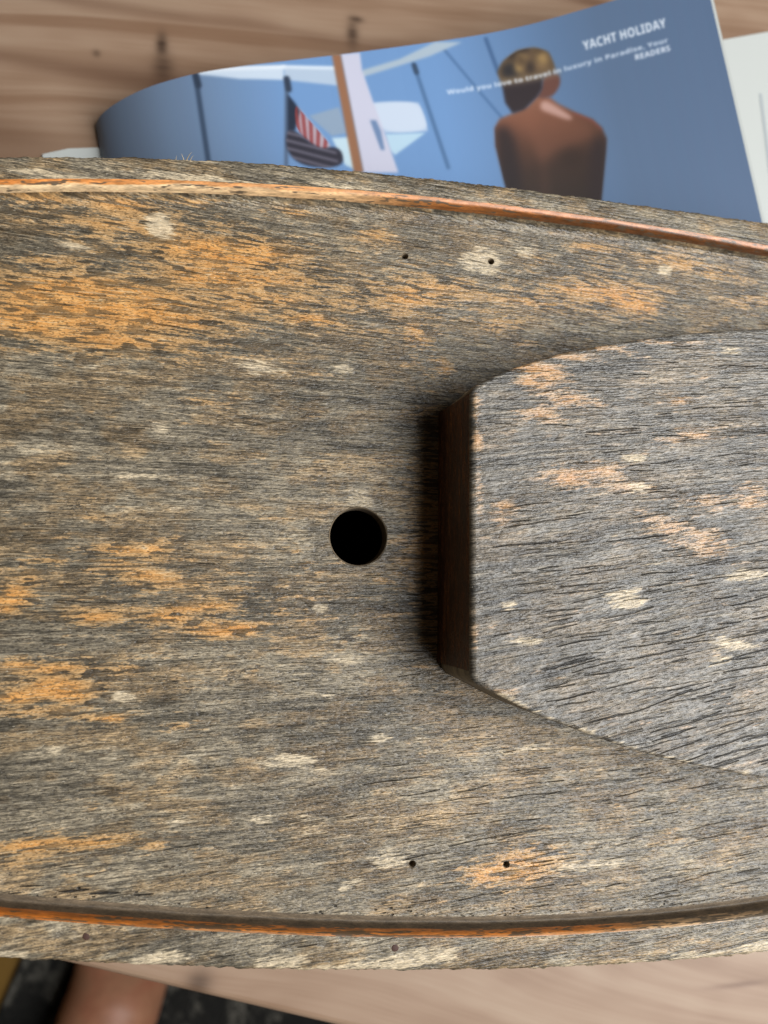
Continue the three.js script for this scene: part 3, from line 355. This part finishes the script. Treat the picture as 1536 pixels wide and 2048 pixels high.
  { const q = P.head, cx = q.reduce((s, p) => s + p[0], 0) / q.length, cy = q.reduce((s, p) => s + p[1], 0) / q.length, r = random(77); g.save(); curve(q); g.clip(); for (let k = 0; k < 16; k++) { g.fillStyle = ['#352b26', '#84694a', '#a58656', '#332a26', '#574532'][k % 5]; g.beginPath(); g.ellipse((cx + (r() - 0.5) * 15) * px, (cy - 2 + (r() - 0.5) * 10) * px, (1.6 + r() * 2.2) * px, (0.9 + r() * 1.3) * px, r() * 3, 0, 7); g.fill(); } g.restore(); }
  stroke([P.face[0], [(P.face[0][0] + P.face[1][0]) / 2, (P.face[0][1] + P.face[1][1]) / 2 + 0.2], P.face[1], [P.ear[1][0], P.ear[1][1]]], '#84745f', 1.5); g.filter = 'none';
  const words = (text, [a, b], font, colour) => { g.save(); g.translate(a[0] * px, a[1] * px); g.rotate(Math.atan2(b[1] - a[1], b[0] - a[0])); g.font = font; const w = g.measureText(text).width, len = Math.hypot(b[0] - a[0], b[1] - a[1]) * px; g.scale(len / w, 1); g.fillStyle = colour; g.fillText(text, 0, 0); g.restore(); };
  g.filter = 'blur(2.5px)'; words('YACHT HOLIDAY', P.title, 'bold 40px sans-serif', 'rgba(238,243,250,.92)'); words('Would you love to travel in luxury in Paradise, Your', P.line2a, 'bold 20px sans-serif', 'rgba(225,234,246,.85)'); words('READERS', P.line3, 'bold 24px sans-serif', 'rgba(238,243,250,.9)');
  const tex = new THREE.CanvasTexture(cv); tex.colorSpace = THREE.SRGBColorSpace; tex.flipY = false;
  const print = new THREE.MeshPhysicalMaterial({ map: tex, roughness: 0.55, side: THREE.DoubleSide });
  const prof = COVER_PROFILE, spline = new THREE.CatmullRomCurve3(prof.map(([s, h]) => V3(s, h, 0)), false, 'centripetal'), pts = spline.getSpacedPoints(140);
  const at = (s, y, t) => V3((COVER_AT[0] + COVER_W[0] * s + COVER_T[0] * t) * MM, y * MM, (COVER_AT[2] + COVER_W[2] * s + COVER_T[2] * t) * MM);
  const magazine = thing('magazine', 'glossy blue magazine with yacht and sunbather cover lying on the pine table', 'magazine');
  const sheet = (off, t0, t1, inset) => grid(140, 8, (u, v) => { const p = pts[Math.round(u * 140)]; return at(p.x + (u < 0.02 ? -inset : 0), p.y - off * (1 - smooth(0.9, 1, u)), lerp(t0, t1, v)); }, (q, u, v) => [1 - u, lerp(t0, t1, v) / D]);
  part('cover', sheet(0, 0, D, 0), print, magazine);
  const paper = new THREE.MeshStandardMaterial({ color: new THREE.Color('#c2c5c0'), roughness: 0.7, side: THREE.DoubleSide });
  for (let k = 1; k <= 7; k++) part('page', sheet(0.35 + 0.5 * k, 0.3 * (k % 3) + 0.4, D - 1, 1.5 + 0.25 * k + 0.3 * (k % 2)), paper, magazine);
  // sheets lying on the table beside it
  const slab = (pts2, y, name, label) => { const s = new THREE.Shape(pts2.map(([x, z]) => new THREE.Vector2(x * MM, -z * MM))), e = new THREE.ExtrudeGeometry(s, { depth: 0.0006, bevelEnabled: false }); e.rotateX(-Math.PI / 2); e.translate(0, y * MM, 0); const o = thing(name, label, 'paper'); part('leaf', e, paper, o); return o; };
  const [sa, sb] = SHEET, ux = (sb[0] - sa[0]) / 32.1, uz = (sb[1] - sa[1]) / 32.1, sp = (s, t) => [sa[0] + ux * s - uz * t, sa[1] + uz * s + ux * t];
  const loose = slab([sp(-40, 0), sp(150, 0), sp(150, 150), sp(-40, 150)], TABLE_Y + 0.3, 'paper_sheet', 'white paper sheet with a grey line beside the magazine cover');
  { const [a, b] = SHEET_LINE, q = grid(1, 8, (u, v) => V3((lerp(a[0], b[0], v * 1.8) + (u - 0.5) * 1.6) * MM, (TABLE_Y + 1.0) * MM, lerp(a[1], b[1], v * 1.8) * MM), (p, u, v) => [u, v]); part('printed_line', q, new THREE.MeshStandardMaterial({ color: new THREE.Color('#a9afb0'), roughness: 0.7, side: THREE.DoubleSide }), loose); }
  const [pa, pb] = LOWER_PAGE; slab([[pa[0] - 1.5, pa[1]], [pa[0] + 7, pa[1] - 3.2], [pb[0], pb[1] - 0.4], [pb[0] + 12, pb[1] + 1], [pb[0] + 20, pb[1] + 50], [pa[0] + 4, pa[1] + 50]], TABLE_Y + 0.3, 'paper_sheet_001', 'white paper corner between the curled magazine spine and the board');
}

// ---------------------------------------------------------------- floor, rug and the person's leg
const FLOOR_Y = -800;
{
  const g = new THREE.PlaneGeometry(5, 5); g.rotateX(-Math.PI / 2); g.translate(0, FLOOR_Y * MM, 0);
  structure('floor', g, new THREE.MeshStandardMaterial({ color: new THREE.Color('#7a5a20'), roughness: 0.5 }));
  const W = 512, d = new Uint8Array(W * W * 4), b = new Uint8Array(W * W * 4);
  for (let y = 0; y < W; y++) for (let x = 0; x < W; x++) { const m = fbm(x / 22, y / 30, 301), f = noise(x / 2, y / 2, 305), t = smooth(0.42, 0.68, m) * 0.75 + 0.35 * (f - 0.5), o = (y * W + x) * 4; d[o] = lerp(24, 112, clamp01(t)); d[o + 1] = lerp(23, 108, clamp01(t)); d[o + 2] = lerp(20, 98, clamp01(t)); d[o + 3] = 255; b[o] = b[o + 1] = b[o + 2] = 255 * f; b[o + 3] = 255; }
  const s = new THREE.Shape([[-225, 385], [-272, 502], [-420, 872], [700, 1200], [900, -300], [0, -500]].map(([x, z]) => new THREE.Vector2(x * MM, -z * MM))), e = new THREE.ExtrudeGeometry(s, { depth: 0.007, bevelEnabled: true, bevelSize: 0.003, bevelThickness: 0.002, bevelSegments: 2 }); e.rotateX(-Math.PI / 2); e.translate(0, (FLOOR_Y + 2.2) * MM, 0);
  const map = dataTexture(d, W, W, true), bump = dataTexture(b, W, W); const rug = thing('rug', 'dark grey mottled carpet on the floor below the table', 'rug');
  part('pile', planarUV(e, { x: -500, z: -500, w: 600, h: 600 }), new THREE.MeshStandardMaterial({ map, bumpMap: bump, bumpScale: 0.004, roughness: 1 }), rug);
}
{ // bare foot and shin, one surface from joined tapered capsules
  const RES = 110, SIZE = 0.29, mc = new MarchingCubes(RES, new THREE.MeshBasicMaterial(), false, false, 200000);
  const F = V3(-0.147, -0.789, 0.488), fwd = V3(0.035, 0, -0.141).normalize(), rt = V3(-fwd.z, 0, fwd.x);
  const at = (f, r, y) => F.clone().addScaledVector(fwd, f).addScaledVector(rt, r).add(V3(0, y, 0));
  const bones = [[at(-0.1, 0, 0.03), 0.03, at(-0.06, 0, 0.035), 0.032], [at(-0.09, 0, 0.03), 0.03, at(-0.055, 0, 0.09), 0.036], [at(-0.055, 0, 0.09), 0.037, at(-0.06, 0, 0.24), 0.045], [at(-0.06, 0, 0.24), 0.045, at(-0.07, 0, 0.4), 0.05],
    [at(-0.055, 0.0, 0.075), 0.042, at(0.02, 0.0, 0.05), 0.04], [at(0.02, -0.01, 0.045), 0.036, at(0.075, -0.03, 0.024), 0.024], [at(0.02, 0.014, 0.042), 0.036, at(0.07, 0.024, 0.02), 0.02], [at(-0.06, 0.012, 0.022), 0.022, at(0.05, 0.034, 0.018), 0.018]];
  bones.push([at(-0.08, -0.034, 0.07), 0.03, at(0.0, -0.02, 0.05), 0.026], [at(-0.05, 0.03, 0.08), 0.02, at(-0.03, 0.03, 0.05), 0.022], [at(-0.02, 0.012, 0.076), 0.008, at(0.07, 0.004, 0.038), 0.006], [at(-0.02, 0.0, 0.078), 0.008, at(0.07, -0.016, 0.04), 0.007]);
  const toes = [[-0.031, 0.095, 0.038, 0.012], [-0.011, 0.098, 0.03, 0.009], [0.006, 0.095, 0.027, 0.0085], [0.021, 0.088, 0.024, 0.008], [0.035, 0.078, 0.02, 0.008]].map(([r, f, l, w]) => [at(f - 0.012, r, 0.016), w, at(f + l - 0.012, r, w + 0.001), w * 0.92]);
  const centre = at(-0.02, 0, 0.2), cap = (p, [a, ra, b, rb]) => { const ab = b.clone().sub(a), ap = p.clone().sub(a), h = clamp01(ap.dot(ab) / ab.lengthSq()); return ap.addScaledVector(ab, -h).length() - lerp(ra, rb, h); };
  const smin = (a, b, k) => { const h = clamp01(0.5 + 0.5 * (b - a) / k); return lerp(b, a, h) - k * h * (1 - h); };
  mc.isolation = 0; mc.field.fill(-1);
  const p = V3(0, 0, 0);
  for (let k = 0; k < RES; k++) for (let j = 0; j < RES; j++) for (let i = 0; i < RES; i++) {
    p.set((i - RES / 2) / (RES / 2) * SIZE + centre.x, (j - RES / 2) / (RES / 2) * SIZE + centre.y, (k - RES / 2) / (RES / 2) * SIZE + centre.z);
    let dd = 1; for (const b of bones) dd = smin(dd, cap(p, b), 0.024); for (const b of toes) dd = smin(dd, cap(p, b), 0.005);
    mc.field[i + j * RES + k * RES * RES] = -dd;
  }
  mc.update();
  const n = mc.count, g = new THREE.BufferGeometry(), pos = mc.positionArray.slice(0, n * 3);
  for (let i = 0; i < n; i++) { pos[3 * i] = pos[3 * i] * SIZE + centre.x; pos[3 * i + 1] = pos[3 * i + 1] * SIZE + centre.y; pos[3 * i + 2] = pos[3 * i + 2] * SIZE + centre.z; }
  g.setAttribute('position', new THREE.BufferAttribute(pos, 3)); g.setAttribute('normal', new THREE.BufferAttribute(mc.normalArray.slice(0, n * 3), 3));
  const tone = new Float32Array(n * 3); for (let i = 0; i < n; i++) { const m = 0.8 + 0.4 * fbm(pos[3 * i] * 60 + pos[3 * i + 1] * 30, pos[3 * i + 2] * 60, 401), f = 0.9 + 0.2 * noise(pos[3 * i] * 400, pos[3 * i + 2] * 400 + pos[3 * i + 1] * 300, 405); tone[3 * i] = 0.38 * (0.9 + 0.1 * m) * f; tone[3 * i + 1] = 0.165 * m * f; tone[3 * i + 2] = 0.09 * m * f; } g.setAttribute('color', new THREE.BufferAttribute(tone, 3));
  const skin = new THREE.MeshPhysicalMaterial({ vertexColors: true, roughness: 0.5, sheen: 0.2, sheenColor: new THREE.Color('#e0a080') });
  const o = thing('person', 'bare foot and lower leg of a person standing on the dark rug', 'person'); part('leg', g, skin, o);
}

renderer.render(scene, camera);
